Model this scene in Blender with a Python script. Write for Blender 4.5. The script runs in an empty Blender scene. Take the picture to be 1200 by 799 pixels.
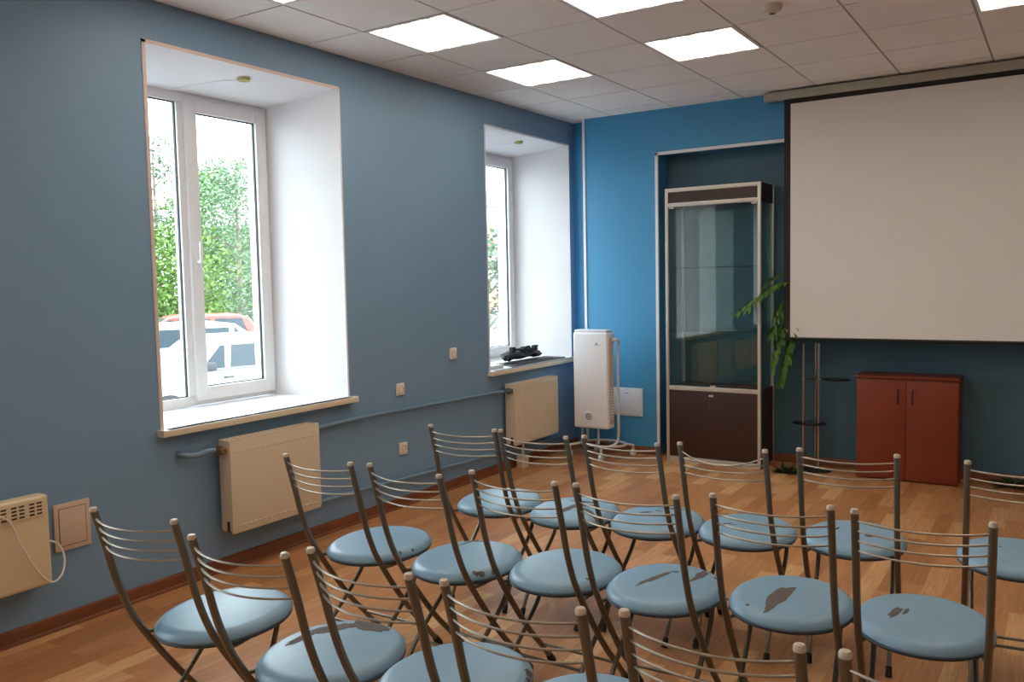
import bpy, bmesh, math, random
from mathutils import Vector, Matrix, noise
random.seed(7)
PI = math.pi
SC = bpy.context.scene
COL = SC.collection

# ------------------------------------------------------------------ materials
def lin(c):
    return tuple(((v / 255 + .055) / 1.055) ** 2.4 if v / 255 > .04045 else v / 255 / 12.92 for v in c)

def mat(name, rgb, rough=.5, metal=0.0, var=0.0, vscale=6.0, bump=0.0, bscale=200.0, coat=0.0, spec=.5, emit=None, estr=0):
    m = bpy.data.materials.new(name); m.use_nodes = True
    nt = m.node_tree; b = nt.nodes['Principled BSDF']
    c = lin(rgb)
    b.inputs['Base Color'].default_value = (*c, 1)
    b.inputs['Roughness'].default_value = rough
    b.inputs['Metallic'].default_value = metal
    b.inputs['Coat Weight'].default_value = coat
    b.inputs['Specular IOR Level'].default_value = spec
    tc = nt.nodes.new('ShaderNodeTexCoord')
    if var:
        n = nt.nodes.new('ShaderNodeTexNoise'); n.inputs['Scale'].default_value = vscale; n.inputs['Detail'].default_value = 5
        r = nt.nodes.new('ShaderNodeMapRange')
        r.inputs['To Min'].default_value = 1 - var; r.inputs['To Max'].default_value = 1 + var
        r.inputs['From Min'].default_value = .3; r.inputs['From Max'].default_value = .7
        mx = nt.nodes.new('ShaderNodeVectorMath'); mx.operation = 'SCALE'
        mx.inputs[0].default_value = c
        nt.links.new(tc.outputs['Object'], n.inputs['Vector'])
        nt.links.new(n.outputs['Fac'], r.inputs['Value'])
        nt.links.new(r.outputs['Result'], mx.inputs['Scale'])
        nt.links.new(mx.outputs['Vector'], b.inputs['Base Color'])
    if bump:
        n2 = nt.nodes.new('ShaderNodeTexNoise'); n2.inputs['Scale'].default_value = bscale; n2.inputs['Detail'].default_value = 3
        bp = nt.nodes.new('ShaderNodeBump'); bp.inputs['Strength'].default_value = bump; bp.inputs['Distance'].default_value = .002
        nt.links.new(tc.outputs['Object'], n2.inputs['Vector'])
        nt.links.new(n2.outputs['Fac'], bp.inputs['Height'])
        nt.links.new(bp.outputs['Normal'], b.inputs['Normal'])
    if emit:
        b.inputs['Emission Color'].default_value = (*lin(emit), 1)
        b.inputs['Emission Strength'].default_value = estr
    return m

def glass_mat(name, tint, refl=1.0):
    m = bpy.data.materials.new(name); m.use_nodes = True
    nt = m.node_tree; nt.nodes.clear()
    o = nt.nodes.new('ShaderNodeOutputMaterial')
    t = nt.nodes.new('ShaderNodeBsdfTransparent'); t.inputs['Color'].default_value = (*tint, 1)
    g = nt.nodes.new('ShaderNodeBsdfGlossy'); g.inputs['Roughness'].default_value = .0
    f = nt.nodes.new('ShaderNodeFresnel')
    ge = nt.nodes.new('ShaderNodeNewGeometry'); io = nt.nodes.new('ShaderNodeMapRange')   # same reflectance on entering and leaving the thin pane
    io.inputs['To Min'].default_value = 1.5; io.inputs['To Max'].default_value = 1 / 1.5
    nt.links.new(ge.outputs['Backfacing'], io.inputs['Value']); nt.links.new(io.outputs['Result'], f.inputs['IOR'])
    k = nt.nodes.new('ShaderNodeMath'); k.operation = 'MULTIPLY'; k.inputs[1].default_value = refl; k.use_clamp = True
    mx = nt.nodes.new('ShaderNodeMixShader')
    nt.links.new(f.outputs[0], k.inputs[0]); nt.links.new(k.outputs[0], mx.inputs[0])
    nt.links.new(t.outputs[0], mx.inputs[1]); nt.links.new(g.outputs[0], mx.inputs[2])
    nt.links.new(mx.outputs[0], o.inputs[0])
    return m

def plank_mat():
    m = bpy.data.materials.new('parquet_linoleum'); m.use_nodes = True
    nt = m.node_tree; L = nt.links; b = nt.nodes['Principled BSDF']
    tc = nt.nodes.new('ShaderNodeTexCoord')
    mp = nt.nodes.new('ShaderNodeMapping'); mp.inputs['Rotation'].default_value = (0, 0, PI / 2)
    L.new(tc.outputs['Object'], mp.inputs['Vector'])
    br = nt.nodes.new('ShaderNodeTexBrick')
    br.offset = .37; br.offset_frequency = 2; br.squash = 1.0
    br.inputs['Scale'].default_value = 1.0
    br.inputs['Brick Width'].default_value = .50; br.inputs['Row Height'].default_value = .096
    br.inputs['Mortar Size'].default_value = .0012; br.inputs['Mortar Smooth'].default_value = .3
    br.inputs['Bias'].default_value = 0.0
    br.inputs['Color1'].default_value = (0, 0, 0, 1); br.inputs['Color2'].default_value = (1, 1, 1, 1)
    br.inputs['Mortar'].default_value = (.35, .35, .35, 1)
    L.new(mp.outputs[0], br.inputs['Vector'])
    cr = nt.nodes.new('ShaderNodeValToRGB')
    e = cr.color_ramp.elements
    e[0].position = 0; e[0].color = (*lin((160, 108, 66)), 1)
    e[1].position = 1; e[1].color = (*lin((212, 164, 114)), 1)
    x = e.new(.35); x.color = (*lin((186, 130, 83)), 1)
    x = e.new(.7); x.color = (*lin((180, 124, 79)), 1)
    L.new(br.outputs['Color'], cr.inputs['Fac'])
    # grain along the plank
    mp2 = nt.nodes.new('ShaderNodeMapping'); mp2.inputs['Scale'].default_value = (26, 1.6, 1)
    L.new(tc.outputs['Object'], mp2.inputs['Vector'])
    n = nt.nodes.new('ShaderNodeTexNoise'); n.inputs['Scale'].default_value = 3; n.inputs['Detail'].default_value = 6
    n.inputs['Distortion'].default_value = .6
    L.new(mp2.outputs[0], n.inputs['Vector'])
    r = nt.nodes.new('ShaderNodeMapRange'); r.inputs['From Min'].default_value = .3; r.inputs['From Max'].default_value = .7
    r.inputs['To Min'].default_value = .8; r.inputs['To Max'].default_value = 1.15
    L.new(n.outputs['Fac'], r.inputs['Value'])
    mx = nt.nodes.new('ShaderNodeVectorMath'); mx.operation = 'SCALE'
    L.new(cr.outputs['Color'], mx.inputs[0]); L.new(r.outputs['Result'], mx.inputs['Scale'])
    L.new(mx.outputs[0], b.inputs['Base Color'])
    b.inputs['Roughness'].default_value = .42
    b.inputs['Specular IOR Level'].default_value = .4
    return m

def lamp_mat():
    m = bpy.data.materials.new('lamp_diffuser'); m.use_nodes = True
    nt = m.node_tree; L = nt.links; b = nt.nodes['Principled BSDF']
    b.inputs['Base Color'].default_value = (.8, .8, .78, 1)
    tc = nt.nodes.new('ShaderNodeTexCoord'); sp = nt.nodes.new('ShaderNodeSeparateXYZ')
    L.new(tc.outputs['Object'], sp.inputs[0])
    a = nt.nodes.new('ShaderNodeMath'); a.operation = 'MULTIPLY'; a.inputs[1].default_value = 2 * PI / .145
    L.new(sp.outputs['X'], a.inputs[0])
    c = nt.nodes.new('ShaderNodeMath'); c.operation = 'COSINE'; L.new(a.outputs[0], c.inputs[0])
    r = nt.nodes.new('ShaderNodeMapRange'); r.inputs['From Min'].default_value = -1; r.inputs['From Max'].default_value = 1
    r.inputs['To Min'].default_value = LAMP * 1.9; r.inputs['To Max'].default_value = LAMP * .15
    L.new(c.outputs[0], r.inputs['Value'])
    b.inputs['Emission Color'].default_value = (1.0, .88, .72, 1)
    L.new(r.outputs[0], b.inputs['Emission Strength'])
    return m

def leaf_mat(name, rgb):
    m = mat(name, rgb, .55, var=.35, vscale=1.5)
    return m

LAMP = 5.0
SKY = 8.7
M = {}
M['wall_left'] = mat('wall_left_lamplit_blue', (124, 157, 187), .5, var=.03, vscale=1.3, bump=.15, bscale=90)  # the room's blue, greyed in the base colour for warm lamplight
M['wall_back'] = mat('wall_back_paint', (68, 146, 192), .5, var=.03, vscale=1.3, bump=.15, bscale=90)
M['wall_far'] = mat('bounce_wall_paint', (214, 208, 198), .6, var=.03)  # unseen walls, made pale to bounce fill light into the room
M['wall_niche'] = mat('niche_shaded_blue', (70, 106, 124), .55, var=.03, vscale=1.3)  # wall blue darkened and greyed to paint in the alcove's shade
M['white'] = mat('white_plaster', (230, 230, 233), .7, var=.02, vscale=3, bump=.1, bscale=60)
M['bead'] = mat('corner_bead', (228, 206, 196), .6)
M['pvc'] = mat('white_pvc', (228, 228, 230), .35)
M['gasket'] = mat('black_gasket', (30, 34, 38), .6)
M['sill'] = mat('sill_white', (235, 235, 235), .35)
M['silledge'] = mat('sill_edge', (226, 214, 190), .5)
M['tile'] = mat('ceiling_tile', (240, 236, 233), .85, var=.03, vscale=3, bump=.3, bscale=260)
M['tbar'] = mat('ceiling_grid', (172, 166, 161), .6)
M['floor'] = plank_mat()
M['base'] = mat('brown_skirting', (120, 68, 40), .45, var=.12, vscale=8)
M['glass'] = glass_mat('window_glass', (.93, .96, .95))
M['cabglass'] = glass_mat('cabinet_glass', (.88, .95, .94), 1.8)
M['lamp'] = lamp_mat()
M['radiator'] = mat('cream_enamel', (222, 206, 182), .35)
M['heater'] = mat('cream_plastic', (224, 204, 168), .4)
M['slot'] = mat('dark_slot', (52, 44, 36), .7)
M['cord'] = mat('white_cord', (226, 222, 214), .45)
M['hatch'] = mat('beige_hatch', (214, 188, 168), .5)
M['hatchw'] = mat('white_hatch', (214, 218, 226), .5)
M['socket'] = mat('socket_cream', (236, 226, 212), .4)
M['socketface'] = mat('socket_face', (222, 200, 178), .45)
M['hole'] = mat('socket_hole', (70, 50, 40), .6)
M['pipe'] = mat('blue_painted_pipe', (112, 142, 166), .4)
M['brass'] = mat('brass', (150, 120, 80), .4, metal=.8)
M['greymetal'] = mat('grey_metal', (120, 122, 122), .4, metal=.6)
M['alu'] = mat('aluminium', (206, 198, 190), .4, metal=.35)
M['darkboard'] = mat('dark_wenge_board', (60, 36, 31), .45, var=.12, vscale=12)
M['cherry'] = mat('cherry_board', (126, 52, 28), .38, var=.12, vscale=4)
M['cherryedge'] = mat('cherry_edge', (112, 42, 22), .4)
M['blackmetal'] = mat('black_metal', (38, 36, 34), .4, metal=.3)
M['chrome'] = mat('chrome_tube', (170, 165, 158), .22, metal=.9)
M['blackglass'] = mat('black_glass_shelf', (24, 26, 28), .15)
M['screenfab'] = mat('screen_fabric', (226, 222, 218), .8)
M['screenblk'] = mat('screen_border', (32, 28, 26), .7)
M['case'] = mat('screen_case', (172, 168, 154), .4)
M['unit'] = mat('white_enamel', (236, 236, 240), .3)
M['unittop'] = mat('white_cap', (216, 222, 232), .35)
M['violet'] = mat('violet_mark', (58, 44, 84), .5)
M['greymark'] = mat('grey_mark', (120, 122, 126), .5)
M['tubewhite'] = mat('white_tube', (214, 214, 212), .35)
M['rubber'] = mat('black_rubber', (28, 26, 25), .7)
M['post'] = mat('grey_metal_paint', (126, 120, 107), .34, metal=.7)
M['rung'] = mat('bright_wire', (172, 163, 150), .38, metal=.8)
M['cap'] = mat('pale_cap', (206, 190, 172), .35)
M['vinyl'] = mat('light_blue_vinyl', (126, 160, 184), .38, var=.05, vscale=14, bump=.12, bscale=120)
M['rim'] = mat('dark_seat_rim', (52, 62, 72), .5)
M['wear'] = mat('worn_backing', (92, 84, 80), .85, var=.2, vscale=60)
M['leaf'] = leaf_mat('houseplant_leaf', (76, 116, 46))
M['stem'] = mat('plant_stem', (104, 120, 58), .6)
M['pot'] = mat('clay_pot', (120, 78, 56), .7)
M['soil'] = mat('soil', (50, 38, 30), .9)
M['darkgreen'] = leaf_mat('dark_foliage', (44, 64, 36))
M['blackcloth'] = mat('black_nylon', (36, 40, 42), .75, var=.2, vscale=40)
M['darkmat'] = mat('dark_flat_folder', (60, 56, 62), .6, var=.15, vscale=30)
M['paper'] = mat('pale_box', (206, 210, 214), .6)
M['yellow'] = mat('yellowed_plastic', (196, 186, 120), .5)
M['smoke'] = mat('detector_plastic', (206, 196, 186), .45)
# outdoors
M['asphalt'] = mat('asphalt', (128, 129, 130), .9, var=.1, vscale=2)
M['carwhite'] = mat('car_white', (182, 186, 190), .3, coat=.2)
M['carred'] = mat('car_red', (196, 70, 58), .3, coat=.4)
M['carglass'] = mat('car_glass', (58, 68, 74), .2, spec=.25)
M['cardark'] = mat('car_dark_trim', (60, 62, 66), .5)
M['tyre'] = mat('tyre', (36, 36, 38), .8)
M['leafA'] = leaf_mat('leaf_yellow_green', (80, 110, 36))
M['leafB'] = leaf_mat('leaf_veiled_green', (92, 120, 84))  # green paled in the colour for the veil of the window glass
M['leafC'] = leaf_mat('leaf_grey_green', (76, 96, 72))
M['bark'] = mat('bark', (112, 100, 88), .9, var=.3, vscale=5)
M['brick'] = mat('orange_render', (214, 140, 108), .8, var=.08, vscale=2)
M['render'] = mat('pale_render', (222, 220, 214), .8)
M['roofm'] = mat('grey_roof', (128, 122, 120), .8)

# ------------------------------------------------------------------ mesh tools
class MB:
    """collects shapes with material slots, then links them as one mesh object"""
    def __init__(s): s.bm = bmesh.new(); s.mats = []
    def mi(s, m):
        m = M[m] if isinstance(m, str) else m
        if m not in s.mats: s.mats.append(m)
        return s.mats.index(m)
    def _fin(s, faces, m, smooth):
        i = s.mi(m)
        for f in faces: f.material_index = i; f.smooth = smooth
    def box(s, x0, x1, y0, y1, z0, z1, m, bev=0.0, seg=2):
        n0 = set(s.bm.faces)
        vs = [s.bm.verts.new((x, y, z)) for z in (z0, z1) for y in (y0, y1) for x in (x0, x1)]
        fs = [(0, 2, 3, 1), (4, 5, 7, 6), (0, 1, 5, 4), (2, 6, 7, 3), (0, 4, 6, 2), (1, 3, 7, 5)]
        F = [s.bm.faces.new([vs[i] for i in f]) for f in fs]
        if bev:
            E = {e for f in F for e in f.edges}
            bmesh.ops.bevel(s.bm, geom=list(E), offset=bev, segments=seg, affect='EDGES', profile=.6)
        s._fin([f for f in s.bm.faces if f not in n0], m, bool(bev))
        return s
    def prism(s, pts, axis, a, b, m, smooth=False):
        """extrude a 2D outline along an axis; pts in the two other axes (cyclic order x,y,z)"""
        def P(p, t):
            return {'x': (t, p[0], p[1]), 'y': (p[0], t, p[1]), 'z': (p[0], p[1], t)}[axis]
        n0 = set(s.bm.faces)
        A = [s.bm.verts.new(P(p, a)) for p in pts]; B = [s.bm.verts.new(P(p, b)) for p in pts]
        n = len(pts)
        s.bm.faces.new(A[::-1]); s.bm.faces.new(B)
        sd = [s.bm.faces.new((A[i], A[(i + 1) % n], B[(i + 1) % n], B[i])) for i in range(n)]
        new = [f for f in s.bm.faces if f not in n0]
        bmesh.ops.recalc_face_normals(s.bm, faces=new)
        s._fin(new, m, False)
        if smooth:
            for f in sd: f.smooth = True
        return s
    def tube(s, path, r, m, seg=12, caps=True, closed=False):
        P = [Vector(p) for p in path]; n = len(P); R = r if isinstance(r, (list, tuple)) else [r] * n
        up = None; rings = []; n0 = set(s.bm.faces)
        for i, p in enumerate(P):
            if closed: t = (P[(i + 1) % n] - P[i - 1])
            else: t = P[min(i + 1, n - 1)] - P[max(i - 1, 0)]
            t.normalize()
            if up is None:
                up = Vector((0, 0, 1)) if abs(t.z) < .9 else Vector((1, 0, 0))
            u = (up - t * up.dot(t)).normalized(); v = t.cross(u); up = u
            rings.append([s.bm.verts.new(p + R[i] * (math.cos(2 * PI * k / seg) * u + math.sin(2 * PI * k / seg) * v)) for k in range(seg)])
        rng = range(n if closed else n - 1)
        for i in rng:
            a, b = rings[i], rings[(i + 1) % n]
            for k in range(seg):
                s.bm.faces.new((a[k], a[(k + 1) % seg], b[(k + 1) % seg], b[k]))
        if caps and not closed:
            s.bm.faces.new(rings[0][::-1]); s.bm.faces.new(rings[-1])
        s._fin([f for f in s.bm.faces if f not in n0], m, True)
        return s
    def lathe(s, prof, m, c=(0, 0, 0), seg=32, axis='z', ry=1.0, smooth=True):
        """prof: (r, h) pairs, turned about axis through c"""
        n0 = set(s.bm.faces); rings = []
        c = Vector(c)
        def P(r, h, a):
            x, y = r * math.cos(a), r * math.sin(a) * ry
            return c + Vector({'z': (x, y, h), 'y': (x, -h, y), 'x': (h, x, y)}[axis])
        for r, h in prof:
            if r < 1e-6: rings.append([s.bm.verts.new(P(0, h, 0))])
            else: rings.append([s.bm.verts.new(P(r, h, 2 * PI * k / seg)) for k in range(seg)])
        for a, b in zip(rings, rings[1:]):
            for k in range(seg):
                k2 = (k + 1) % seg
                if len(a) == 1 and len(b) == 1: continue
                if len(a) == 1: s.bm.faces.new((a[0], b[k], b[k2]))
                elif len(b) == 1: s.bm.faces.new((a[k], a[k2], b[0]))
                else: s.bm.faces.new((a[k], a[k2], b[k2], b[k]))
        new = [f for f in s.bm.faces if f not in n0]
        bmesh.ops.recalc_face_normals(s.bm, faces=new)
        s._fin(new, m, smooth)
        return s
    def quad(s, a, b, c, d, m, smooth=False):
        f = s.bm.faces.new([s.bm.verts.new(p) for p in (a, b, c, d)]); s._fin([f], m, smooth); return s
    def build(s, name, parent=None, loc=(0, 0, 0), rz=0.0, sharp=40):
        me = bpy.data.meshes.new(name); s.bm.to_mesh(me); s.bm.free()
        for m in s.mats: me.materials.append(m)
        try: me.set_sharp_from_angle(angle=math.radians(sharp))
        except Exception: pass
        o = bpy.data.objects.new(name, me); COL.objects.link(o)
        o.location = loc; o.rotation_euler = (0, 0, rz)
        if parent: o.parent = parent
        return o

def empty(name, loc=(0, 0, 0), rz=0.0):
    o = bpy.data.objects.new(name, None); COL.objects.link(o); o.location = loc; o.rotation_euler = (0, 0, rz)
    o.empty_display_size = .1
    return o
def tag(o, label, cat, group=None, kind=None):
    o['label'] = label; o['category'] = cat
    if group: o['group'] = group
    if kind: o['kind'] = kind
    return o
def struct(o): o['kind'] = 'structure'; return o
def dup(root, loc, rz):
    def rec(o, parent):
        c = o.copy(); COL.objects.link(c)
        if parent: c.parent = parent
        for ch in list(o.children): rec(ch, c)
        return c
    r = rec(root, None); r.location = loc; r.rotation_euler = (0, 0, rz)
    return r
def smooth_path(pts, n=6):
    P = [Vector(p) for p in pts]; out = []
    for i in range(len(P) - 1):
        p0, p1, p2, p3 = P[max(i - 1, 0)], P[i], P[i + 1], P[min(i + 2, len(P) - 1)]
        for k in range(n):
            t = k / n
            out.append(.5 * ((2 * p1) + (-p0 + p2) * t + (2 * p0 - 5 * p1 + 4 * p2 - p3) * t * t + (-p0 + 3 * p1 - 3 * p2 + p3) * t ** 3))
    out.append(P[-1]); return out

# ------------------------------------------------------------------ camera
cx, cz, yaw, pitch, roll, fpx = 3.941, 1.5862, .5757, -.0705, -.0204, 1003.54
fwd = Vector((-math.sin(yaw) * math.cos(pitch), math.cos(yaw) * math.cos(pitch), math.sin(pitch)))
rgt = Vector((math.cos(yaw), math.sin(yaw), 0)); upv = rgt.cross(fwd)
r2 = math.cos(roll) * rgt + math.sin(roll) * upv; u2 = -math.sin(roll) * rgt + math.cos(roll) * upv
cd = bpy.data.cameras.new('camera'); cam = bpy.data.objects.new('camera', cd); COL.objects.link(cam)
mw = Matrix((r2, u2, -fwd)).transposed().to_4x4(); mw.translation = (cx, 0, cz)
cam.matrix_world = mw
cd.sensor_width = 36; cd.lens = fpx / 1200 * 36; cd.clip_start = .05; cd.clip_end = 300
SC.camera = cam

# ------------------------------------------------------------------ room shell
H = 3.0432; D = 7.056; DN = 7.30; DC = 7.195
XR = 6.6; YR = -3.2; XO = -.72
AX, BY, T = .4767, 3.8104, .6
NX0, NX1, NZ = .905, 4.95, 2.662
WIN = [(2.71, 4.09), (5.73, 7.112), (-.31, 1.07)]      # openings in the left wall; last is unseen, added to light near seats
WZ0, WZ1 = .815, 2.83

b = MB(); b.box(-.02, XR + .02, YR - .02, 7.5, -.08, 0, 'floor'); struct(b.build('floor'))

b = MB()
ys = [YR - .1]
for w in sorted(WIN): ys += [w[0], w[1]]
ys.append(7.5)
for i in range(0, len(ys), 2): b.box(XO, 0, ys[i], ys[i + 1], -.08, H + .3, 'wall_left')
for w in WIN:
    b.box(XO, 0, w[0], w[1], -.08, WZ0, 'wall_left'); b.box(XO, 0, w[0], w[1], WZ1, H + .3, 'wall_left')
struct(b.build('wall_left'))

b = MB()
b.box(0, .19, DC, 7.5, -.08, H + .3, 'wall_back')
b.box(.19, NX0, D, 7.5, -.08, H + .3, 'wall_back')
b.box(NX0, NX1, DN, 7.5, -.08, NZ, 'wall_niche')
b.box(NX0, NX1, D, 7.5, NZ, H + .3, 'wall_back')
b.box(NX1, XR, D, 7.5, -.08, H + .3, 'wall_back')
struct(b.build('wall_back'))
b = MB(); b.box(XR, XR + .2, YR, 7.5, -.08, H + .3, 'wall_far'); struct(b.build('wall_right'))
b = MB(); b.box(0, XR, YR - .2, YR, -.08, H + .3, 'wall_far'); struct(b.build('wall_rear'))

# suspended ceiling: tiles set in a grid of tee bars, lamps in some cells
LC = [(0, -2), (0, 0), (0, 2), (2, 0), (2, 2), (5, 2), (5, 0), (2, -2), (5, -2), (0, -6), (2, -6), (5, -6), (2, -9), (5, -9)]  # cells missing from LN hold unseen lamps, added for room light
b = MB(); g = .0065
xs = [0] + [AX + T * i for i in range(0, 11)]; xs = [x for x in xs if x < XR] + [XR]
y0 = BY - T * 11
yy = [YR] + [y0 + T * i for i in range(0, 30) if YR < y0 + T * i < DC] + [DC]
for i in range(len(xs) - 1):
    for j in range(len(yy) - 1):
        x0, x1, a0, a1 = xs[i], xs[i + 1], yy[j], yy[j + 1]
        ci = round((x0 - AX) / T); cj = round((a0 - BY) / T)
        if x0 > .1 and (ci, cj) in LC: continue
        b.box(x0 + g, x1 - g, a0 + g, a1 - g, H, H + .03, 'tile')
b.box(-.01, XR, YR, 7.3, H + .006, H + .012, 'tbar')
struct(b.build('ceiling'))

# skirting, white corner strips
def skirting(name, segs):
    b = MB()
    for (ax, x0, x1, c, sgn) in segs:
        if ax == 'y':
            b.prism([(c, 0), (c + .016, 0), (c + .016, .05), (c + .010, .066), (c, .07)], 'y', x0, x1, 'base')
            b.prism([(c + .016, 0), (c + .030, 0), (c + .027, .010), (c + .016, .016)], 'y', x0, x1, 'base')
        else:
            b.prism([(c, 0), (c - .016, 0), (c - .016, .05), (c - .010, .066), (c, .07)], 'x', x0, x1, 'base')
    struct(b.build(name))
skirting('baseboard_left', [('y', YR, DC, 0, 1)])
skirting('baseboard_back', [('x', .19, NX0, D, 1), ('x', NX0, NX1, DN, 1), ('x', NX1, XR, D, 1)])
b = MB(); b.box(NX0 - .014, NX0 + .012, D - .007, D + .012, 0, NZ + .012, 'white'); b.box(NX0 - .014, NX1, D - .007, D + .012, NZ - .012, NZ + .014, 'white')
struct(b.build('trim_1'))
b = MB(); b.box(.178, .202, D - .008, D + .014, .07, H, 'white'); struct(b.build('trim_2'))

# windows
def window(idx, ya, yb, lamp=True, sashes=True):
    w = struct(empty('window_%d' % idx, (0, ya, WZ0)))
    def B(bm, name, par=None):
        o = bm.build(name, par or w)
        if par is None or par == w: o.location = (0, -ya, -WZ0)
        return o
    XF = -.57; d = .085
    fa, fb, zt, zb = ya + d, yb - d - .02, 2.76, .852
    r = MB()     # plastered splayed reveal, inside and outside
    r.prism([(0.001, yb), (0.001, yb - .004), (XF, fb), (XO - .01, fb - .03), (XO - .01, yb)], 'z', WZ0, WZ1, 'white')
    r.prism([(0.001, ya), (0.001, ya + .004), (XF, fa), (XO - .01, fa + .03), (XO - .01, ya)], 'z', WZ0, WZ1, 'white')
    r.prism([(0.001, WZ1), (0.001, WZ1 - .004), (XF, zt), (XO - .01, zt - .02), (XO - .01, WZ1)], 'y', ya + .004, yb - .004, 'white')
    B(r, 'plaster_reveal')
    if idx == 1:
        r = MB(); r.box(-.004, .004, ya - .012, ya + .008, WZ0, WZ1 + .01, 'bead'); r.box(-.004, .004, ya - .012, yb + .004, WZ1 - .006, WZ1 + .012, 'bead')
        r.box(-.004, .004, yb - .006, yb + .008, WZ0, WZ1, 'white')
    else:
        r = MB(); r.box(-.004, .004, ya - .008, ya + .006, WZ0, WZ1 + .008, 'white'); r.box(-.004, .004, ya, yb + .004, WZ1 - .004, WZ1 + .010, 'white')
    B(r, 'corner_bead')
    s = MB(); s.box(XF - .01, .055, ya + .003, yb - .003, WZ0 + .002, .85, 'sill', .003)
    s.box(.004, .055, ya - .03, yb + .03, WZ0 + .002, .85, 'sill', .003)
    so = B(s, 'window_sill')
    s = MB(); s.box(.0551, .06, ya - .03, yb + .03, WZ0, .849, 'silledge', .002); s.box(.006, .06, ya - .034, ya - .0301, WZ0, .851, 'silledge'); s.box(.006, .06, yb + .0301, yb + .034, WZ0, .851, 'silledge')
    e = s.build('sill_edge', so)
    # frame
    f = MB(); x0, x1 = XF - .065, XF
    for (p, q) in ((fa, fa + .06), (fb - .055, fb)): f.box(x0, x1, p, q, zb, zt, 'pvc', .004)
    f.box(x0, x1, fa + .06, fb - .055, zt - .06, zt, 'pvc', .004); f.box(x0, x1, fa + .06, fb - .055, zb, zb + .06, 'pvc', .004)
    ym = fa + (fb - fa) * .455
    f.box(x0, x1, ym - .035, ym + .035, zb + .06, zt - .06, 'pvc', .004)
    B(f, 'window_frame')
    # fixed light, left
    def light(p, q, z0, z1, xg):
        gm = MB()
        gm.box(xg - .004, xg + .012, p - .006, p + .004, z0, z1, 'gasket'); gm.box(xg - .004, xg + .012, q - .004, q + .006, z0, z1, 'gasket')
        gm.box(xg - .004, xg + .012, p, q, z0 - .006, z0 + .004, 'gasket'); gm.box(xg - .004, xg + .012, p, q, z1 - .004, z1 + .006, 'gasket')
        B(gm, 'gasket')
        pn = MB(); pn.box(xg - .012, xg - .006, p - .004, q + .004, z0 - .004, z1 + .004, 'glass'); B(pn, 'pane')
    light(fa + .062, ym - .037, zb + .062, zt - .062, XF - .028)
    # tilt and turn sash, right
    s = MB(); p, q, z0, z1, k = ym + .008, fb - .02, zb + .03, zt - .03, .082
    sx0, sx1 = XF - .05, XF + .022
    s.box(sx0, sx1, p, p + k, z0, z1, 'pvc', .006); s.box(sx0, sx1, q - k, q, z0, z1, 'pvc', .006)
    s.box(sx0, sx1, p + k, q - k, z0, z0 + k, 'pvc', .006); s.box(sx0, sx1, p + k, q - k, z1 - k, z1, 'pvc', .006)
    so = B(s, 'sash')
    light(p + k + .002, q - k - .002, z0 + k + .002, z1 - k - .002, XF - .01)
    h = MB(); h.box(sx1, sx1 + .012, p + .026, p + .054, 1.70, 1.77, 'pvc', .003); h.tube([(sx1 + .01, p + .04, 1.74), (sx1 + .045, p + .04, 1.74)], .009, 'pvc')
    h.box(sx1 + .036, sx1 + .05, p + .030, p + .050, 1.735, 1.86, 'pvc', .005)
    h.build('window_handle', so)
    return w
for i, (p, q) in enumerate(WIN): window(i + 1, p, q)

for k, (y, lab) in enumerate([(3.472, 'yellowed cable end sticking out of the recess ceiling over the larger left window'), (6.492, 'small cable end in the recess ceiling over the narrow window near the corner')]):
    o = MB()
    o.lathe([(0, 0), (.012, -.004), (.030, -.012), (.038, -.02), (.040, 0)], 'yellow', (-.162, y, 2.812), 20)
    c = o.build('ceiling_cable_outlet'); tag(c, lab, 'cable outlet')
    o = MB(); o.tube([(-.175, y - .01, 2.796), (-.3, y - .10, 2.791), (-.55, y - .22, 2.761)], .003, 'white', 6); o.build('cable', c)

# ------------------------------------------------------------------ ceiling things
LN = {(0, -2): 'lit square ceiling lamp cut by the top edge of the photo, above the left window',
      (0, 0): 'lit square ceiling lamp nearer of the two along the window wall',
      (0, 2): 'lit square ceiling lamp above the narrow window near the far corner',
      (2, 0): 'lit square ceiling lamp cut by the top edge, behind the lamp over the showcase',
      (2, 2): 'lit square ceiling lamp in front of the showcase alcove',
      (5, 2): 'lit square ceiling lamp at the top right, over the projection screen'}
f = MB()
h0 = T / 2 - .008
for (x0, x1, p, q) in ((-h0, -h0 + .018, -h0, h0), (h0 - .018, h0, -h0, h0), (-h0 + .018, h0 - .018, -h0, -h0 + .018), (-h0 + .018, h0 - .018, h0 - .018, h0)):
    f.box(x0, x1, p, q, -.004, .05, 'pvc')
f.box(-h0, h0, -h0, h0, .051, .056, 'pvc')
lp = empty('ceiling_light', (0, 0, H)); f.build('lamp_frame', lp)
f = MB(); f.box(-h0 + .018, h0 - .018, -h0 + .018, h0 - .018, .004, .008, 'lamp'); f.build('lamp_diffuser', lp)
for n, (i, j) in enumerate(LC):
    loc = (AX + T * (i + .5), BY + T * (j + .5), H)
    o = lp if n == 0 else dup(lp, loc, 0)
    o.location = loc
    tag(o, LN.get((i, j), 'unseen square ceiling lamp added to light the room'), 'ceiling light', 'square lamps set in the tiled ceiling')

o = MB(); o.lathe([(0, -.045), (.022, -.045), (.026, -.036), (.046, -.030), (.052, -.016), (.055, 0)], 'smoke', (2.568, 4.77, H), 28)
sd = tag(o.build('smoke_detector'), 'small round smoke detector on the ceiling tiles, right of the lamps', 'smoke detector')
o = MB(); o.lathe([(0, -.001), (.014, -.001), (.014, .003)], 'slot', (2.568, 4.77, H - .046), 16); o.build('sensor', sd)

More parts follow.
